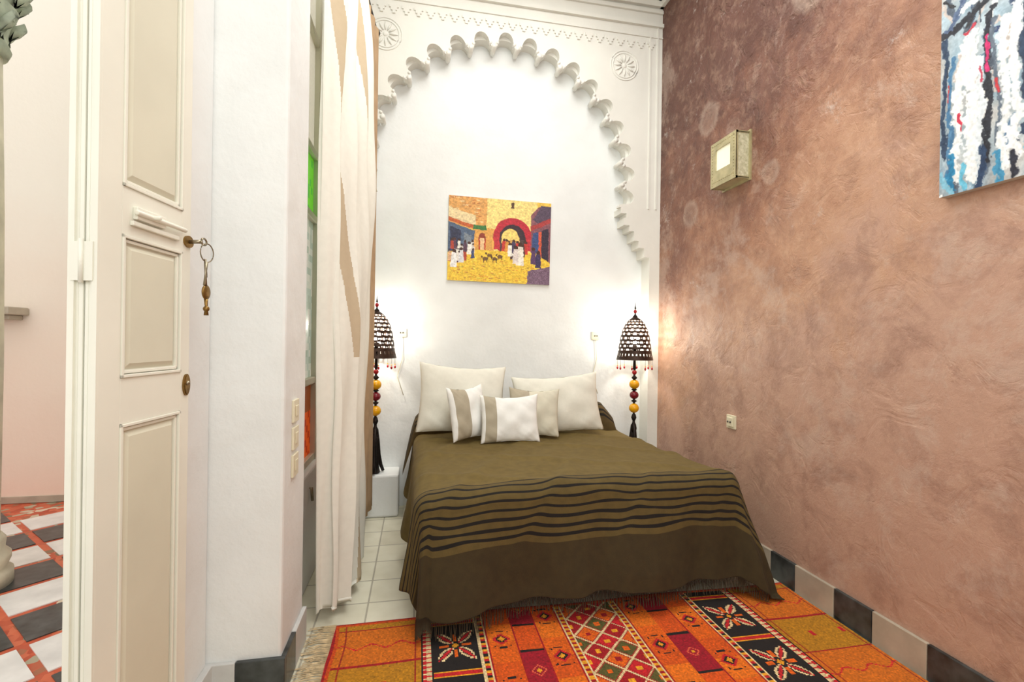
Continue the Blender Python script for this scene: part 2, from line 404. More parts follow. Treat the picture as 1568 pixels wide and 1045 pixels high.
# ================= DOOR (bi-fold)
door=empty('door_1')
A=Vector((-.724,1.264,0)); B=Vector((-.682,1.612,0)); dv=(B-A); W=dv.length; dv.normalize(); nv=Vector((dv.y,-dv.x,0))
Tm=Matrix(((dv.x,nv.x,0,A.x),(dv.y,nv.y,0,A.y),(0,0,1,0),(0,0,0,1)))
def leaf(name,off):
    d=MB(); d.T=Tm@Matrix.Translation((0,off,0))
    t=.030; z0,z1=.02,2.88
    ps=[(.14,1.13),(1.245,1.60),(1.72,2.75)]
    s0,s1=W*.20,W*.88
    d.box(0,W,-t+.008,-.010,z0,z1,0)
    for ya,yb in ((-.010,0),(-t,-t+.008)):
        d.box(0,s0,ya,yb,z0,z1,0); d.box(s1,W,ya,yb,z0,z1,0)
        zs=[z0]+[q for p_ in ps for q in p_]+[z1]
        for k in range(0,len(zs),2): d.box(s0,s1,ya,yb,zs[k],zs[k+1],0)
    for (za,zb) in ps:
        for q,(e,yy) in enumerate(((.0,.004),(.010,-.002))):
            w_=.008
            d.box(s0+e,s1-e,-.010,yy,za+e,za+e+w_,0); d.box(s0+e,s1-e,-.010,yy,zb-e-w_,zb-e,0)
            d.box(s0+e,s0+e+w_,-.010,yy,za+e,zb-e,0); d.box(s1-e-w_,s1-e,-.010,yy,za+e,zb-e,0)
        m_=.035; xs=(s0+.02,s1-.02); x2=(s0+m_,s1-m_)
        vs=[(xs[0],-.010,za+.02),(xs[1],-.010,za+.02),(xs[1],-.010,zb-.02),(xs[0],-.010,zb-.02),
            (x2[0],-.002,za+m_),(x2[1],-.002,za+m_),(x2[1],-.002,zb-m_),(x2[0],-.002,zb-m_)]
        d._add(vs,[(4,5,6,7),(0,1,5,4),(1,2,6,5),(2,3,7,6),(3,0,4,7)],1)
    return d.build(name,[M['door'],M['doorpanel']],door,.0015)
leaf('leaf_front',0); leaf('leaf_folded',-.034)
d=MB(); d.T=Tm
for z in (.45,1.52,2.5):
    d.box(-.009,0,-.055,-.008,z-.045,z+.045,0); d.tube([(-.010,-.032,z-.05),(-.010,-.032,z+.05)],.005,8)
d.box(-.006,0,-.012,0,.02,2.88); d.box(-.006,0,-.064,-.050,.02,2.88)
d.build('hinges',[M['door']],door)
d=MB(); d.T=Tm
zb=1.655
d.box(W*.27,W*.80,0,.010,zb-.028,zb-.016); d.box(W*.30,W*.62,0,.012,zb-.01,zb+.022)
d.tube([(W*.28,.014,zb+.006),(W*.86,.014,zb+.006)],.007,8); d.tube([(W*.45,.014,zb+.006),(W*.45,.035,zb+.006)],.006,8)
d.build('sliding_bolt',[M['door']],door,.002)
d=MB(); d.T=Tm
sx=W*.955
def disc(sx,z,r,t,mi=0,sz=1):
    n=24; vs=[];
    for y in (0,t): 
        for k in range(n): vs.append((sx+r*math.cos(2*math.pi*k/n),y,z+sz*r*math.sin(2*math.pi*k/n)))
    d._add(vs,[tuple(range(n)),tuple(range(n,2*n))]+[(k,(k+1)%n,(k+1)%n+n,k+n) for k in range(n)],mi)
disc(sx,1.635,.022,.006,0,.8)
d.tube([(sx,.005,1.635),(sx+.004,.040,1.637)],.006,8,1)
d.tube([(sx+.006+.014*math.cos(a*math.pi/8),.044,1.637+.010*math.sin(a*math.pi/8)) for a in range(16)],.003,6,1,closed=True)
rg=(sx+.012,.050,1.605)
d.tube([(rg[0]+.024*math.cos(a*math.pi/12),rg[1]+.006*math.cos(a*math.pi/12),rg[2]+.028*math.sin(a*math.pi/12)) for a in range(24)],.0018,6,1,closed=True)
d.tube([(rg[0]-.004,.05,1.577),(rg[0]-.006,.05,1.54),(rg[0]-.008,.05,1.505)],[.006,.003,.006],8,1)
d.tube([(rg[0]-.008,.05,1.585),(rg[0]-.002,.05,1.53)],.0035,6,1)
d.sphere((rg[0]-.002,.05,1.485),.021,0,sc=(1,.35,1.1))
d.tube([(rg[0]-.002,.05,1.465),(rg[0]+.0,.05,1.44),(rg[0],.05,1.415)],[.006,.004,.007],8,0)
d.sphere((rg[0],.05,1.435),.009,0)
disc(sx,1.205,.017,.004,0,1.9); disc(sx,1.205,.011,.006,0,2.6); d.sphere((sx,.006,1.21),.007,1)
d.build('lock_and_keys',[M['brass'],M['steel']],door)

# ================= switches / sockets
sw=MB()
for z in (1.055,.945,.835):
    sw.box(XL,XL+.010,2.035,2.115,z-.045,z+.045,0); sw.box(XL+.010,XL+.014,2.055,2.095,z-.022,z+.022,0)
sw.build('light_switch_plates',[M['plastic']],None,.003)
so=MB(); so.box(XR-.012,XR,2.77,2.86,.79,.88); so.box(XR-.022,XR-.012,2.785,2.845,.805,.865); so.sphere((XR-.022,2.805,.835),.007,1); so.sphere((XR-.022,2.83,.835),.007,1)
so.build('wall_socket',[M['plastic'],M['plasticd']],None,.003)
for i,x in enumerate((1.53,-.13)):
    so=MB(); so.box(x-.035,x+.035,YB-.012,YB,1.37,1.44,0); so.sphere((x-.01,YB-.014,1.405),.006,1); so.sphere((x+.01,YB-.014,1.405),.006,1)
    so.tube([(x,YB-.012,1.37),(x+.01,YB-.01,1.2),(x-.03,YB-.01,1.05),(x+.02,YB-.02,.9)],.003,6)
    so.build('wall_socket',[M['plastic'],M['plasticd']],None)

# ================= WALL LIGHT
wl=empty('wall_lantern')
b_=MB(); x0,x1,y0,y1,z0,z1=1.945,XR,2.67,2.93,2.40,2.70
b_.box(XR-.012,XR,y0-.01,y1+.01,z0-.01,z1+.01)
f_=.014
for yy in (y0,y1-f_):
    for xx in (x0,x1-f_): b_.box(xx,xx+f_,yy,yy+f_,z0,z1)
for zz in (z0,z1-f_):
    b_.box(x0,x1,y0,y0+f_,zz,zz+f_); b_.box(x0,x1,y1-f_,y1,zz,zz+f_); b_.box(x0,x0+f_,y0,y1,zz,zz+f_); b_.box(x0,x1,y0,y1,zz+.004,zz+.008)
i_=.055
b_.box(x0-.003,x0+.004,y0,y0+i_,z0,z1); b_.box(x0-.003,x0+.004,y1-i_,y1,z0,z1); b_.box(x0-.003,x0+.004,y0+i_,y1-i_,z0,z0+i_+.05); b_.box(x0-.003,x0+.004,y0+i_,y1-i_,z1-i_,z1)
for k in range(14):
    for yy in (y0+.02,y1-.02): b_.sphere((x0-.004,yy,z0+.02+.02*k),.004,0,8)
for k in range(12):
    for zz in (z0+.035,z1-.02): b_.sphere((x0-.004,y0+.02+.02*k,zz),.004,0,8)
b_.build('frame',[M['goldfr']],wl)
boxo('side_glass',x0+.012,x1-.012,y0+.003,y0+.006,z0+.012,z1-.012,M['frost'],wl)
boxo('side_glass_far',x0+.012,x1-.012,y1-.006,y1-.003,z0+.012,z1-.012,M['frost'],wl)
boxo('front_glass',x0+.005,x0+.009,y0+i_-.005,y1-i_+.005,z0+.095,z1-i_+.005,M['glow'],wl)

# ================= PAINTINGS
def yx(Wp,Hp): 
    yy,xx=np.mgrid[0:Hp,0:Wp]; return (xx+.5)/Wp,(yy+.5)/Hp
def poly(im,xx,yy,pts,c,n=10):
    inside=np.zeros(xx.shape,bool); k=len(pts)
    for i in range(k):
        x1_,y1_=pts[i]; x2_,y2_=pts[(i+1)%k]
        cond=((y1_>yy)!=(y2_>yy))&(xx<(x2_-x1_)*(yy-y1_)/((y2_-y1_)+1e-12)+x1_)
        inside^=cond
    im[inside]=np.array(c)+rng.randn(inside.sum(),1)*n
def ell(im,xx,yy,cx,cy,rx,ry,c,n=8):
    m_=((xx-cx)/rx)**2+((yy-cy)/ry)**2<1
    im[m_]=np.array(c)+rng.randn(m_.sum(),1)*n
Wp,Hp=260,208
def snoise(xx,yy,s,seed):
    r=np.random.RandomState(seed); g=r.rand(s+14,s+14)
    X=np.clip(xx,0,1.05)*s; Y=np.clip(yy,0,1.05)*s; i=X.astype(int); j=Y.astype(int); u=X-i; v=Y-j; u=u*u*(3-2*u); v=v*v*(3-2*v)
    return (g[j,i]*(1-u)+g[j,i+1]*u)*(1-v)+(g[j+1,i]*(1-u)+g[j+1,i+1]*u)*v-.5
x0g,y0g=yx(Wp,Hp)
xx=x0g+.010*snoise(x0g,y0g,40,11); yy=y0g+.010*snoise(x0g,y0g,40,12)
im=np.ones((Hp,Wp,3))*np.array((238,196,80))
R_=lambda a,b,c,d:[(a,b),(c,b),(c,d),(a,d)]
poly(im,xx,yy,R_(.36,0,.86,.62),(244,218,136))
poly(im,xx,yy,[(-.1,-.1),(.37,-.1),(.36,.42),(.22,.38),(-.1,.28)],(222,164,92))
for k in range(40):
    a,b2=rng.rand()*.34,rng.rand()*.33; poly(im,xx,yy,R_(a,b2,a+.03,b2+.012),(190,116,60) if k%2 else (240,204,146))
poly(im,xx,yy,[(-.1,.10),(.26,.22),(.26,.34),(-.1,.22)],(232,210,162)); poly(im,xx,yy,[(-.1,.22),(.26,.34),(.26,.38),(-.1,.27)],(196,96,46))
poly(im,xx,yy,[(-.1,.27),(.25,.40),(.25,.66),(-.1,.72)],(84,102,128)); poly(im,xx,yy,[(.02,.36),(.12,.41),(.12,.66),(.02,.68)],(48,52,78)); poly(im,xx,yy,[(.15,.43),(.22,.46),(.22,.64),(.15,.65)],(126,136,146))
poly(im,xx,yy,R_(.25,.36,.44,.64),(228,168,84)); poly(im,xx,yy,[(.24,.33),(.36,.33),(.37,.385),(.23,.385)],(60,120,60))
poly(im,xx,yy,R_(.29,.47,.36,.64),(196,70,40)); ell(im,xx,yy,.325,.47,.035,.05,(150,60,40)); poly(im,xx,yy,R_(.305,.48,.345,.64),(240,200,150))
ell(im,xx,yy,.62,.45,.19,.235,(190,40,56)); poly(im,xx,yy,R_(.44,.45,.81,.60),(196,50,60)); ell(im,xx,yy,.62,.47,.13,.175,(60,40,50)); poly(im,xx,yy,R_(.50,.47,.74,.62),(80,60,60))
ell(im,xx,yy,.60,.48,.09,.13,(244,214,120)); poly(im,xx,yy,R_(.52,.48,.68,.62),(220,170,90))
poly(im,xx,yy,R_(.60,.03,.63,.10),(90,60,40))
poly(im,xx,yy,[(.80,.16),(.88,.05),(1.1,.05),(1.1,1.1),(.80,.62)],(134,84,94)); poly(im,xx,yy,[(.82,.22),(.90,.04),(1.1,.05),(1.1,.16),(.90,.28)],(86,70,90)); poly(im,xx,yy,[(.80,.30),(1,.18),(1,.24),(.80,.36)],(170,60,60))
poly(im,xx,yy,[(.82,.38),(.88,.36),(.88,.66),(.82,.64)],(60,80,130)); poly(im,xx,yy,[(.91,.34),(.98,.31),(.98,.72),(.91,.68)],(50,40,60)); poly(im,xx,yy,[(.88,.36),(.91,.35),(.91,.68),(.88,.66)],(210,90,60))
poly(im,xx,yy,[(-.1,.68),(.3,.62),(.85,.62),(1.1,.80),(1.1,1.1),(-.1,1.1)],(242,200,66),14)
for k in range(210):
    a,b2=rng.rand(),.70+rng.rand()*.29; poly(im,xx,yy,R_(a,b2,a+.012+rng.rand()*.025,b2+.009),[(250,224,96),(218,142,50),(230,170,56),(208,176,66),(200,130,66)][rng.randint(5)])
poly(im,xx,yy,[(.78,.84),(1.1,.74),(1.1,1.1),(.76,1.1)],(120,94,116),20)
def person(px,py,h,c):
    ell(im,xx,yy,px,py-h*.45,h*.10,h*.11,(70,40,30)); poly(im,xx,yy,[(px-h*.10,py-h*.36),(px+h*.10,py-h*.36),(px+h*.16,py+h*.5),(px-h*.16,py+h*.5)],c)
for k in range(20): person(.02+rng.rand()*.24,.56+rng.rand()*.16,.10+rng.rand()*.07,[(240,236,226),(90,60,80),(214,206,200),(180,70,50),(60,70,110),(226,180,140)][rng.randint(6)])
for k in range(14): person(.50+rng.rand()*.26,.54+rng.rand()*.10,.10+rng.rand()*.06,[(244,238,226),(80,50,50),(200,60,50),(230,200,160),(70,60,90),(220,150,60)][rng.randint(6)])
person(.70,.65,.26,(244,236,222)); person(.655,.66,.2,(232,220,214)); person(.83,.66,.2,(90,60,100)); person(.88,.7,.2,(60,50,90)); person(.06,.74,.2,(240,238,236)); person(.13,.70,.17,(226,226,230))
for (a,b2) in ((.40,.68),(.45,.72),(.50,.69),(.36,.72)):
    ell(im,xx,yy,a,b2,.026,.022,(120,86,48)); poly(im,xx,yy,R_(a-.020,b2,a-.013,b2+.045),(90,62,34)); poly(im,xx,yy,R_(a+.013,b2,a+.020,b2+.045),(90,62,34)); ell(im,xx,yy,a-.032,b2-.020,.010,.012,(90,62,34))
im*= (1+.22*snoise(x0g,y0g,70,15))[...,None]
def canvas(im,P,U,V,nrm,thick,parent_name):
    Hp,Wp=im.shape[:2]; P=Vector(P);U=Vector(U);V=Vector(V)
    e=empty(parent_name)
    vs=[P+U*(i/(Wp-1))+V*(j/(Hp-1)) for j in range(Hp) for i in range(Wp)]
    gridmesh('painted_surface',vs,Wp-1,Hp-1,np.clip(im,0,255).reshape(-1,3),M['canvas'],e,False)
    n=Vector(nrm)*thick; o=Vector(nrm)*-.0015
    q=[P+o,P+U+o,P+U+V+o,P+V+o]; q2=[a-n for a in q]
    b=MB(); b._add([tuple(a) for a in q+q2],[(0,1,2,3),(7,6,5,4),(0,4,5,1),(1,5,6,2),(2,6,7,3),(3,7,4,0)]); b.build('stretcher',[M['canvasedge']],e)
    return e
canvas(im,(.235,YB-.022,2.545),(.87,0,-.012),(-.008,0,-.70),(0,-1,0),.018,'street_scene_painting')

Wp,Hp=260,370
xx,yy=yx(Wp,Hp)
sn=lambda s,seed: snoise(xx,yy,s,seed)
wx=xx+.034*sn(14,1)+.016*sn(45,2); wy=yy+.03*sn(10,3)+.014*sn(40,4)
bris=sn(90,5)+.5*sn(180,6)
im=np.ones((Hp,Wp,3))*np.array((176,190,198))+bris[...,None]*30
u_=sn(9,21)[...,None]; v_=sn(12,22)[...,None]
im+=u_*np.array((60,50,40))+v_*np.array((-20,10,30))
def stroke(x0_,y0_,x1_,y1_,w_,c,n=16,soft=.75):
    t=np.clip(((wx-x0_)*(x1_-x0_)+(wy-y0_)*(y1_-y0_)*2.1)/((x1_-x0_)**2+(y1_-y0_)**2*2.1+1e-9),0,1)
    dd=np.hypot(wx-(x0_+t*(x1_-x0_)),(wy-(y0_+t*(y1_-y0_)))*1.45)
    wob=w_*(1+.9*bris); m_=np.clip((wob-dd)/(w_*(1-soft)+1e-6),0,1)[...,None]
    im[:]=im*(1-m_)+(np.array(c)+bris[...,None]*n*2)*m_
for k in range(170): 
    a,b2=rng.rand(),rng.rand(); stroke(a,b2,a+(rng.rand()-.5)*.08,b2+rng.rand()*.12,.006+rng.rand()*.018,[(236,239,240),(150,172,190),(96,130,164),(240,240,236),(176,184,190),(110,140,160),(206,196,190),(84,96,112)][rng.randint(8)])
for k in range(46):
    a,b2=rng.rand(),.15+rng.rand()*.4; stroke(a,b2,a+(rng.rand()-.5)*.12,b2+.02+rng.rand()*.05,.004+rng.rand()*.009,[(50,54,64),(74,84,100),(34,34,40),(60,80,120)][rng.randint(4)])
DK=(30,34,46); WT=(240,243,244)
for o in (0,.36,.70):
    stroke(.02+o,.40,.20+o,.35,.020,DK); stroke(.04+o,.38,.10+o,.30,.016,(80,100,134)); stroke(.10+o,.33,.30+o,.30,.022,(236,240,240))
    stroke(.02+o,.42,.025+o,.85,.016,(40,62,90)); stroke(.06+o,.50,.055+o,.92,.014,(70,120,160)); stroke(.28+o,.34,.36+o,.44,.016,(60,80,110))
    stroke(.12+o,.46,.08+o,.95,.026,WT); stroke(.15+o,.44,.17+o,.95,.034,WT); stroke(.195+o,.55,.20+o,.97,.020,(226,234,240))
    stroke(.235+o,.38,.225+o,.90,.016,DK); stroke(.255+o,.42,.266+o,.85,.010,(96,110,126))
    stroke(.30+o,.44,.29+o,.95,.024,WT); stroke(.34+o,.40,.34+o,.92,.024,(240,243,245)); stroke(.375+o,.42,.38+o,.85,.014,(50,60,80))
    stroke(.236+o,.48,.232+o,.60,.009,(206,40,110)); stroke(.12+o,.43,.16+o,.41,.011,(190,50,70)); stroke(.105+o,.72,.11+o,.78,.006,(200,40,70)); stroke(.26+o,.64,.262+o,.69,.006,(196,50,60)); stroke(.20+o,.58,.205+o,.63,.006,(190,60,90)); stroke(.05+o,.60,.05+o,.65,.006,(180,60,60))
    stroke(.07+o,.86,.06+o,.98,.018,(36,130,176)); stroke(.13+o,.90,.12+o,.99,.014,(100,184,214)); stroke(.21+o,.86,.20+o,.99,.016,(30,56,90)); stroke(.27+o,.88,.28+o,.99,.018,(60,140,180)); stroke(.02+o,.90,.05+o,.99,.016,(130,190,214)); stroke(.32+o,.90,.34+o,.99,.014,(30,34,50))
canvas(im,(XR-.035,1.525,2.98),(0,-.72,0),(0,0,-1.04),(-1,0,0),.033,'abstract_painting')

# ================= RUG
RX0,RX1,RY0,RY1=-.36,2.02,.55,2.35
cs_=.007; nx=int((RX1-RX0)/cs_); ny=int((RY1-RY0)/cs_)
OR=(222,96,14);OC=(180,122,18);RD=(160,18,26);CR=(196,28,36);BK=(28,23,22);WH=(226,200,150);YE=(232,158,32);GR=(88,84,38);DO=(200,72,16)
def tri(x): return abs((x%1.0)*2-1)
def rugcol(X,Y):
    s=abs(X-.85); 
    if Y>RY1-.03 or s>1.185: return RD if Y>RY1-.012 or s>1.195 else DO
    if s<.13:
        u_=(X-.72)/.065; v_=Y/.065
        a=(u_+v_)/2; b=(u_-v_)/2
        fa=abs(a-round(a)); fb=abs(b-round(b)); m1=min(fa,fb)
        if m1<.05: return WH
        if m1<.10: return RD
        k=(int(math.floor(a))*2+int(math.floor(b)))%4
        c=[OR,CR,GR,RD][k]
        ca=abs(a-math.floor(a)-.5)+abs(b-math.floor(b)-.5)
        if ca<.20: return [RD,YE,OR,YE][k]
        return c
    if s<.165:
        return WH if (s<.137 or s>.158) else (RD if tri(Y/.03)<.5 else YE)
    if s<.29 or .40<s<.53:
        c0,wd=(.228,.062) if s<.29 else (.465,.065)
        per=.30; yy_=((Y+ (0 if s<.29 else .15))%per)/per-.5; dy=abs(yy_)*per; dx=abs(s-c0)
        if dy+dx<.016: return YE
        if dy+dx<.028: return BK
        if dy+dx<.042: return CR
        if abs(dy-.058)<.005 and dx<.020: return BK
        if abs(dx-dy*.7)<.004 and dy<.055 and dx>.03: return BK
        seg=int(math.floor(Y/.13))%3
        base_=[OR,(228,112,18),(212,84,14)][seg]
        if wd-.005<dx: return RD
        return base_
    if s<.40:
        seg=(Y%.44)
        if seg<.24:
            dy=abs(seg-.12); dx=abs(s-.345)
            if dx+dy<.012: return YE
            if abs(dx+dy-.030)<.004: return (230,96,66)
            return (156,18,36)
        if seg<.25 or seg>.43: return BK
        return (214,82,16)
    if s<.57:
        q=(s-.53)/.04
        if q<.2 or q>.8: return WH
        return [CR,YE,BK][int(Y/.014)%3]
    if s<.77:
        per=.34; yy_=((Y+.12)%per)-per/2; dy=abs(yy_); dx=abs(s-.67)
        if dy>.152: return YE if dy<.160 else CR
        r_=dx+dy
        if r_<.016: return YE
        if dx<.088 and dy<.105:
            p_=abs(dx-dy*.85)
            lim=.030*(1-abs((r_-.098)/.078)**2) if r_<.176 else -1
            if p_<lim*.35: return CR
            if p_<lim*.5: return BK
            if p_<lim: return WH
            if dx<.008 and .03<dy<.075: return OR
            if dy<.008 and .03<dx<.07: return OR
        return BK
    if s<.82:
        q=(s-.77)/.05
        if q<.12 or q>.88: return BK
        return WH if tri(Y/.028)>q*.9 else CR
    per=.50; seg=(Y+.22)%per
    if seg<.008 or .25<seg<.258: return RD
    c=OC if seg<.25 else (204,106,18)
    if abs(seg-.125)<.02 and (s*100%16)<2.0: return CR
    if abs(s-.845)<.004 or abs(s-1.15)<.004: return (156,48,20)
    if seg>.30 and abs((seg-.38)-(.015*math.sin(s*50)))<.004: return CR
    return c
vs=[];cl=[]
for j in range(ny+1):
    for i in range(nx+1):
        x=RX0+cs_*i; y=RY0+cs_*j
        if j==0 or j==ny: zz=.002
        else: zz=.010+.002*math.sin(x*9+y*4)*math.sin(y*11)
        wob=.006*math.sin(y*7)+.004*math.sin(y*17+2) if x<0 else 0
        vs.append((x+wob,y+(.006*math.sin(x*6) if y>2 else 0),zz))
for j in range(ny):
    for i in range(nx):
        c=np.array(rugcol(RX0+cs_*(i+.5),RY0+cs_*(j+.5)),float); cl.append(c*(1+rng.randn()*.07))
rug=empty('kilim_rug')
gridmesh('weave',vs,nx,ny,cl,M['rug'],rug,False)
f=MB()
for k in range(330):
    y=RY0+.005+(RY1-RY0-.01)*k/330; l=.07+random.random()*.05; dy=random.uniform(-.03,.03)
    f.tube([(RX0+.006,y,.009),(RX0-l*.5,y+dy*.4,.012),(RX0-l,y+dy,.004)],[.0025,.002,.0015],4)
f.build('fringe',[M['fringe']],rug,fixn=False)

# ================= BED
bed=empty('bed')
BX0,BX1,BYf,BYh,BT=.06,1.56,2.34,3.80,.65
m_=MB(); m_.box(BX0+.03,BX1-.03,BYf+.04,BYh-.02,.32,BT-.03,0); m_.build('mattress',[M['mattress']],bed,.05)
m_=MB(); m_.box(BX0+.05,BX1-.05,BYf+.07,BYh-.03,.14,.32,0)
for x in (BX0+.06,BX1-.12):
    for y in (BYf+.08,BYh-.1): m_.box(x,x+.06,y,y+.06,0.0,.14)
m_.build('bed_base',[M['wood']],bed,.005)
WB=BX1-BX0; LB=BYh-BYf
def coverpos(a,b):
    ex=a if a<0 else (a-WB if a>WB else 0); ey=b-LB if b>LB else 0
    ca=min(max(a,0),WB); cb=min(max(b,0),LB); tf=(cb/LB)**2
    x=BX0+ca*(1+.070*tf)+.014*tf; y=BYh-cb-.06*tf*(1-ca/WB)+.04*tf*ca/WB
    e=math.hypot(ex,ey)
    z=BT
    z+=.018*math.sin(math.pi*ca/WB)-.012
    z+=.006*math.sin(a*9+b*5)*math.sin(b*7-a*3)+.003*math.sin(a*23+b*17)
    z+=.010*max(0,math.sin(a*6-b*14))**6+.008*max(0,math.sin(a*13+b*8+1))**8
    if e>1e-6:
        ux,uy=ex/e,-ey/e
        corner=min(abs(ex),ey)/max(1e-6,max(abs(ex),ey)) if ex!=0 and ey>0 else 0
        e*=1-(.14*corner if ex<0 else .03*corner)
        R=.085
        fl=.16+(.18*(ux>0)*abs(ux)) - (.09*(ux<0)*abs(ux))
        if e<R*math.pi/2: out=R*math.sin(e/R); dn=R*(1-math.cos(e/R)); e2=0
        else:
            e2=e-R*math.pi/2; out=R+e2*fl; dn=R+e2*.985
        ph=ca*7+y*8+math.atan2(uy,ux)*3
        k=min(1,e/.50)**1.8
        out+=k*(.028*math.sin(ph+.7*math.sin(ca*4))+.016*math.sin(ph*2.1+1.3+math.sin(ca*9))+.005*math.sin(ph*5.1)) + corner*k*(.025*math.sin(math.atan2(uy,ux)*9))
        z=z-dn
        if z<.03: 
            out+=(.03-z)*.30; z=.026+.006*math.sin(ph*3)**2
        x+=ux*out; y+=uy*out
    return (x,y,z)
La,Ra,Lf=.52,.53,.58
na=190
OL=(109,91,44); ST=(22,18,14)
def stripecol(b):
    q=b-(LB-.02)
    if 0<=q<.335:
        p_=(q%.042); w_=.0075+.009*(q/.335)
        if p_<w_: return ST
    if q>=.335: return (62,50,24)  # plain drape below the stripes: its shade is painted into the wool colour
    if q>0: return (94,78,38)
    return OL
rows=[]; b=0
while b<LB-.05: rows.append(b); b+=.02
while b<LB+.335: rows.append(b); b+=.004
while b<LB+Lf: rows.append(b); b+=.014
rows.append(LB+Lf); nb=len(rows)-1
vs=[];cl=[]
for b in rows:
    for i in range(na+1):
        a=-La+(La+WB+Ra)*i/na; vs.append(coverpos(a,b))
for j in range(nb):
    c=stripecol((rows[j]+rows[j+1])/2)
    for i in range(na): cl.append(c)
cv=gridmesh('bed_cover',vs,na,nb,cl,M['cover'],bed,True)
sd=cv.modifiers.new('sol','SOLIDIFY'); sd.thickness=.006; sd.offset=1
f=MB(); 
for k in range(260):
    a=-.30+(WB+.60)*k/260; j_=random.uniform(-.008,.008); l=.05+random.random()*.03
    p0=Vector(coverpos(a,LB+Lf)); p1=Vector(coverpos(a+j_*.5,LB+Lf+l*.5)); p2=Vector(coverpos(a+j_,LB+Lf+l))
    f.tube([p0,p1,p2],[.0022,.0018,.0014],4)
f.build('cover_fringe',[mat('fringe_wool',(56,44,24),.95)],bed,fixn=False)
nx_,ny_=80,30; vs=[];cl=[]
X0,X1=-.10,1.66
for j in range(ny_+1):
    ph=math.pi*j/ny_
    for i in range(nx_+1):
        x=X0+(X1-X0)*i/nx_; e=min(x-X0,X1-x)
        h=.26*min(1,max(0,e)/.18)**.7
        vs.append((x,3.735-.115*math.cos(ph),.60+h*math.sin(ph)**.8+.008*math.sin(x*13+ph*2)-(.25*(1-e/.08) if e<.08 else 0)))
for j in range(ny_):
    c=ST if j in (5,7,10,12,14,17) else (88,71,38)
    for i in range(nx_): cl.append(c)
gridmesh('bolster',vs,nx_,ny_,cl,M['cover'],bed,True)

# ---- pillows
def pillow(name,w,h,t,loc,lean,yaw,roll,colf,n=34):
    seed=rng.rand()*9
    def pt(x,y,side):
        px=w/2*x*(1-.07*(1-y*y)); py=h/2*y*(1-.07*(1-x*x))
        pz=side*t/2*(max(0,(1-abs(x)**3)*(1-abs(y)**3)))**.55
        pz+=side*.007*math.sin(x*7+seed)*math.sin(y*6+seed*2)*(1-x*x)*(1-y*y)
        pz+=side*.005*math.sin((x*y)*14+seed)*(1-x*x)
        cr=(abs(x*y))**1.5; pz+=side*.004*math.sin((x+y)*22+seed)*cr*(1-abs(x))*3
        py-=.015*(1-x*x)*max(0,y)**2
        return (px,py,pz)
    me=bpy.data.meshes.new(name); V=[];F=[];C=[]
    for side in (1,-1):
        o=len(V)
        for j in range(n+1):
            for i in range(n+1):
                x=-1+2*i/n; y=-1+2*j/n
                x=math.sin(x*math.pi/2)*.35+x*.65; y=math.sin(y*math.pi/2)*.35+y*.65
                V.append(pt(x,y,side))
        for j in range(n):
            for i in range(n):
                q=[o+j*(n+1)+i,o+j*(n+1)+i+1,o+(j+1)*(n+1)+i+1,o+(j+1)*(n+1)+i]
                F.append(tuple(q if side==1 else q[::-1])); C.append(colf(-1+2*(i+.5)/n,-1+2*(j+.5)/n))
    me.from_pydata(V,[],F); me.materials.append(M['pillow']); me.polygons.foreach_set('use_smooth',[True]*len(F))
    at=me.color_attributes.new('Col','FLOAT_COLOR','CORNER')
    c=np.repeat(linarr(np.array(C,float)),4,axis=0); out=np.ones((len(c),4),np.float32); out[:,:3]=c; at.data.foreach_set('color',out.reshape(-1))
    bm=bmesh.new(); bm.from_mesh(me); bmesh.ops.remove_doubles(bm,verts=bm.verts,dist=.0003); bm.to_mesh(me); bm.free()
    ob=bpy.data.objects.new(name,me); sc.collection.objects.link(ob)
    ob.matrix_world=Matrix.Translation(loc)@Matrix.Rotation(yaw,4,'Z')@Matrix.Rotation(math.radians(90)-lean,4,'X')@Matrix.Rotation(roll,4,'Z')
    return ob
CW=(232,230,217); BG=(180,170,149); WW=(244,244,240)
plain=lambda x,y:CW
pillow('bed_pillow',.65,.51,.15,(.325,3.50,.925),math.radians(14),.05,-.06,plain)
pillow('bed_pillow',.68,.45,.15,(1.05,3.50,.88),math.radians(14),-.06,.07,plain)
pillow('throw_cushion',.37,.35,.09,(.83,3.35,.84),math.radians(14),-.12,-.03,lambda x,y: (216,211,192) if x>-.2 else BG)
pillow('throw_cushion',.31,.37,.10,(.345,3.29,.855),math.radians(12),.55,.04,lambda x,y: BG if (-.75<x<-.05) else WW)
pillow('throw_cushion',.41,.33,.10,(.625,3.21,.82),math.radians(14),-.06,.02,lambda x,y: BG if (-.80<x<-.42) else WW)

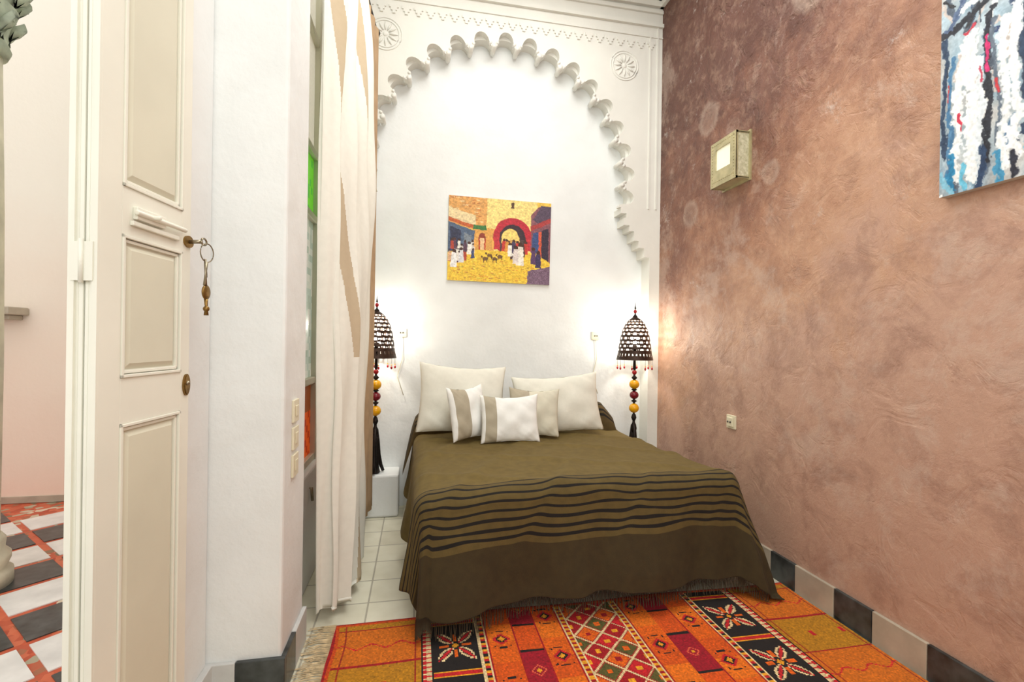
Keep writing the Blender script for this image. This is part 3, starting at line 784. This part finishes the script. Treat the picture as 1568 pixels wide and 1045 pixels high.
# ================= FLOOR LAMPS
def lamp(x,y,z0):
    e=empty('moroccan_floor_lamp',(x,y,z0)); Z=lambda z:z-z0
    b=MB()
    for k in range(3):
        a=2*math.pi*k/3+.5
        pts=[(r*math.cos(a),r*math.sin(a),z) for r,z in ((.012,.34),(.022,.24),(.03,.14),(.048,.06),(.068,.012))]
        b.tube(pts,[.012,.015,.016,.014,.012],8,0)
    b.lathe((0,0,0),[(.03,.0),(.04,.01),(.03,.06),(.022,.2),(.016,.32)],20,0)
    b.lathe((0,0,0),[(.02,.28),(.026,.31),(.02,.34),(.012,.36),(.009,.40),(.009,.92)],16,0)
    b.sphere((0,0,Z(.80)),.042,1,20,(1,1,.95)); b.lathe((0,0,Z(.86)),[(.012,-.01),(.026,0),(.012,.01)],16,0)
    b.sphere((0,0,Z(.91)),.038,2,20,(1,1,.9)); b.lathe((0,0,Z(.955)),[(.012,-.01),(.026,0),(.012,.01)],16,0)
    b.sphere((0,0,Z(1.0)),.042,1,20,(1,1,.95)); b.lathe((0,0,Z(1.055)),[(.012,-.015),(.024,0),(.012,.015)],16,0)
    b.sphere((0,0,Z(1.10)),.02,3,16); b.lathe((0,0,Z(1.13)),[(.008,-.01),(.014,.0),(.008,.12),(.014,.125)],12,0)
    b.lathe((0,0,Z(.72)),[(.010,-.03),(.022,0),(.014,.03)],16,0)
    b.lathe((0,0,Z(1.57)),[(.012,-.01),(.022,0),(.008,.015),(.005,.03)],12,0); b.sphere((0,0,Z(1.612)),.014,3,12,(1,1,1.2))
    b.lathe((0,0,Z(1.63)),[(.006,0),(.008,.01),(.003,.03),(.001,.06)],10,0)
    for k in range(3):
        a=2*math.pi*k/3; b.tube([(0,0,Z(1.235)),(.13*math.cos(a),.13*math.sin(a),Z(1.235))],.003,6,0)
    for k in range(8):
        a=2*math.pi*k/8+.2; cx,cy=.142*math.cos(a),.142*math.sin(a)
        b.tube([(cx,cy,Z(1.205)),(cx,cy,Z(1.14))],.0012,4,0); b.sphere((cx,cy,Z(1.155)),.005,1,8); b.sphere((cx,cy,Z(1.135)),.008,3,8,(1,1,1.5)); 
    b.build('stand',[M['iron'],M['yelglass'],M['darkred'],M['redglass']],e)
    prof=[(.018,1.565),(.045,1.545),(.075,1.515),(.098,1.47),(.114,1.42),(.125,1.36),(.132,1.31),(.137,1.26),(.150,1.205)]
    nr,ns=90,196; V=[];F=[]
    def pr(t):
        q=t*(len(prof)-1); i=min(int(q),len(prof)-2); u=q-i; return (prof[i][0]*(1-u)+prof[i+1][0]*u, prof[i][1]*(1-u)+prof[i+1][1]*u)
    for j in range(nr+1):
        r,z=pr(j/nr)
        for i in range(ns): a=2*math.pi*i/ns; V.append((r*math.cos(a),r*math.sin(a),Z(z)))
    for j in range(nr):
        t=(j+.5)/nr
        for i in range(ns):
            hole=False
            if .14<t<.84:
                nrow=9; u=(t-.14)/.70*nrow; row=int(u); fu=u-row-.5; na_=14
                fa=((i+.5)/ns*na_+(.5 if row%2 else 0))%1-.5
                hole=(fa/.31)**2+(fu/.34)**2<1 
                fb=abs(((i+.5)/ns*na_+(0 if row%2 else .5))%1-.5)
                hole=hole or ((fb/.07)**2+(fu/.2)**2<1)
            if .88<t<.95: hole=abs(((i+.5)/ns*28)%1-.5)<.22
            if not hole: F.append((j*ns+i,j*ns+(i+1)%ns,(j+1)*ns+(i+1)%ns,(j+1)*ns+i))
    me=bpy.data.meshes.new('pierced_shade'); me.from_pydata(V,[],F); me.materials.append(M['bronze'])
    o=bpy.data.objects.new('pierced_shade',me); sc.collection.objects.link(o); o.parent=e
    sdm=o.modifiers.new('s','SOLIDIFY'); sdm.thickness=.0015
    b=MB(); b.sphere((0,0,Z(1.36)),.034,0,16,(1,1,1.25)); b.lathe((0,0,Z(1.25)),[(.014,0),(.016,.06),(.02,.08)],12,1); b.build('bulb',[M['bulb'],M['iron']],e)
    l=bpy.data.lights.new('bulb_light','POINT'); l.energy=24; l.color=(1,.94,.82); l.shadow_soft_size=.045
    lo=bpy.data.objects.new('bulb_light',l); sc.collection.objects.link(lo); lo.parent=e; lo.location=(.0,0,Z(1.45))
    return e
lamp(-.312,3.79,.32)
lamp(1.79,3.735,.32)

# ================= CURTAINS
def lerp(a,b,t): return a+(b-a)*t
def pathpt(path,s):
    q=s*(len(path)-1); i=min(int(q),len(path)-2); u=q-i; u=u*u*(3-2*u)*.4+u*.6
    return (lerp(path[i][0],path[i+1][0],u),lerp(path[i][1],path[i+1][1],u))
cur=empty('curtain')
top=[(-.462,2.34),(-.42,2.48),(-.41,2.80),(-.37,3.02),(-.355,3.22)]
bot=[(-.462,2.40),(-.37,2.38),(-.285,2.46),(-.30,2.75),(-.32,3.10)]
ns_,nz_=260,140; vs=[];cl=[]
for j in range(nz_+1):
    t=j/nz_; z=lerp(3.60,.035,t)
    for i in range(ns_+1):
        s=i/ns_
        p0=pathpt(top,s); p1=pathpt(bot,s); k=t**.8
        x=lerp(p0[0],p1[0],k); y=lerp(p0[1],p1[1],k)
        amp=lerp(.034,.026,t)*min(1,.3+s*6)
        fold=math.sin(s*27+1.8*math.sin(t*3.2)+t*2.2)+.35*math.sin(s*55+t*3.5)
        x+=amp*fold*.8; y+=amp*.5*math.cos(s*27+t*2.2)
        x+=.012*math.sin(t*9+s*5)*min(1,s*4)+.02*math.sin(t*4.5)*s+.006*math.sin(t*25+s*12)*min(1,s*4)
        x=max(x,-.480)
        vs.append((x,y,z+(.03*math.sin(s*5)+.05*s if j==nz_ else 0)))
for j in range(nz_):
    t=(j+.5)/nz_
    for i in range(ns_):
        s=(i+.5)/ns_
        c=(236,234,223)
        if abs(s-(.10+.50*t))<.036 and t<.66: c=(196,178,150)
        if abs(s-(.64+.1*math.sin(t*3)))<.03: c=(196,178,150)
        if s>.95: c=(196,178,150)
        cl.append(c)
o=gridmesh('linen_panel',vs,ns_,nz_,cl,M['cream'],cur,True); o.modifiers.new('s','SOLIDIFY').thickness=.002
ns_,nz_=90,40; V=MB(); vs=[];
for j in range(nz_+1):
    t=j/nz_; z=lerp(3.60,.12,t)
    for i in range(ns_+1):
        s=i/ns_; vs.append((-.375+.012*math.sin(s*24+t)+.060*s,lerp(3.22,3.645,s)+.01*math.cos(s*30),z))
V._add(vs,[(j*(ns_+1)+i,j*(ns_+1)+i+1,(j+1)*(ns_+1)+i+1,(j+1)*(ns_+1)+i) for j in range(nz_) for i in range(ns_)],0,True)
o=V.build('tan_panel',[M['tanc']],cur); o.modifiers.new('s','SOLIDIFY').thickness=.002
r=MB(); r.tube([(-.44,2.30,3.63),(-.335,3.66,3.63)],.012,10); r.sphere((-.335,3.68,3.63),.028,0); r.sphere((-.44,2.29,3.63),.028,0)
for y,xx_ in ((2.36,-.435),(3.6,-.34)): r.tube([(-.49,y,3.63),(xx_,y,3.63)],.008,8)
r.build('curtain_rod',[M['iron']],cur)

# ================= LIGHTS
def area(name,loc,rot,size,e,col=(1,1,1),sy=None):
    l=bpy.data.lights.new(name,'AREA'); l.energy=e; l.color=col; l.size=size
    if sy: l.shape='RECTANGLE'; l.size_y=sy
    o=bpy.data.objects.new(name,l); sc.collection.objects.link(o); o.location=loc; o.rotation_euler=rot; return o
area('ceiling_fill',(.70,1.9,4.30),(0,0,0),1.6,74,(1,.995,.96),2.6)  # added soft fill below the ceiling, no fixture modelled
area('rear_fill',(.6,-1.0,2.7),(math.radians(78),0,0),1.8,46,(.98,.995,.97))  # added fill behind the camera, aimed into the room like a bounced flash
wd=bpy.data.worlds.new('sky'); sc.world=wd; wd.use_nodes=True
bg=wd.node_tree.nodes['Background']; bg.inputs[0].default_value=(1,.99,.97,1); bg.inputs[1].default_value=1.6

# ================= CAMERA
cam=bpy.data.cameras.new('camera'); co_=bpy.data.objects.new('camera',cam); sc.collection.objects.link(co_)
th=math.atan(144/730); rho=.014
F_=Vector((math.sin(th),math.cos(th),0)); R0=Vector((math.cos(th),-math.sin(th),0)); U0=Vector((0,0,1))
Rc=R0*math.cos(rho)+U0*math.sin(rho); Uc=-R0*math.sin(rho)+U0*math.cos(rho)
mw=Matrix(((Rc.x,Uc.x,-F_.x,0),(Rc.y,Uc.y,-F_.y,0),(Rc.z,Uc.z,-F_.z,1.35),(0,0,0,1)))
co_.matrix_world=mw
cam.sensor_width=36; cam.lens=730/1568*36; cam.clip_start=.02
sc.camera=co_
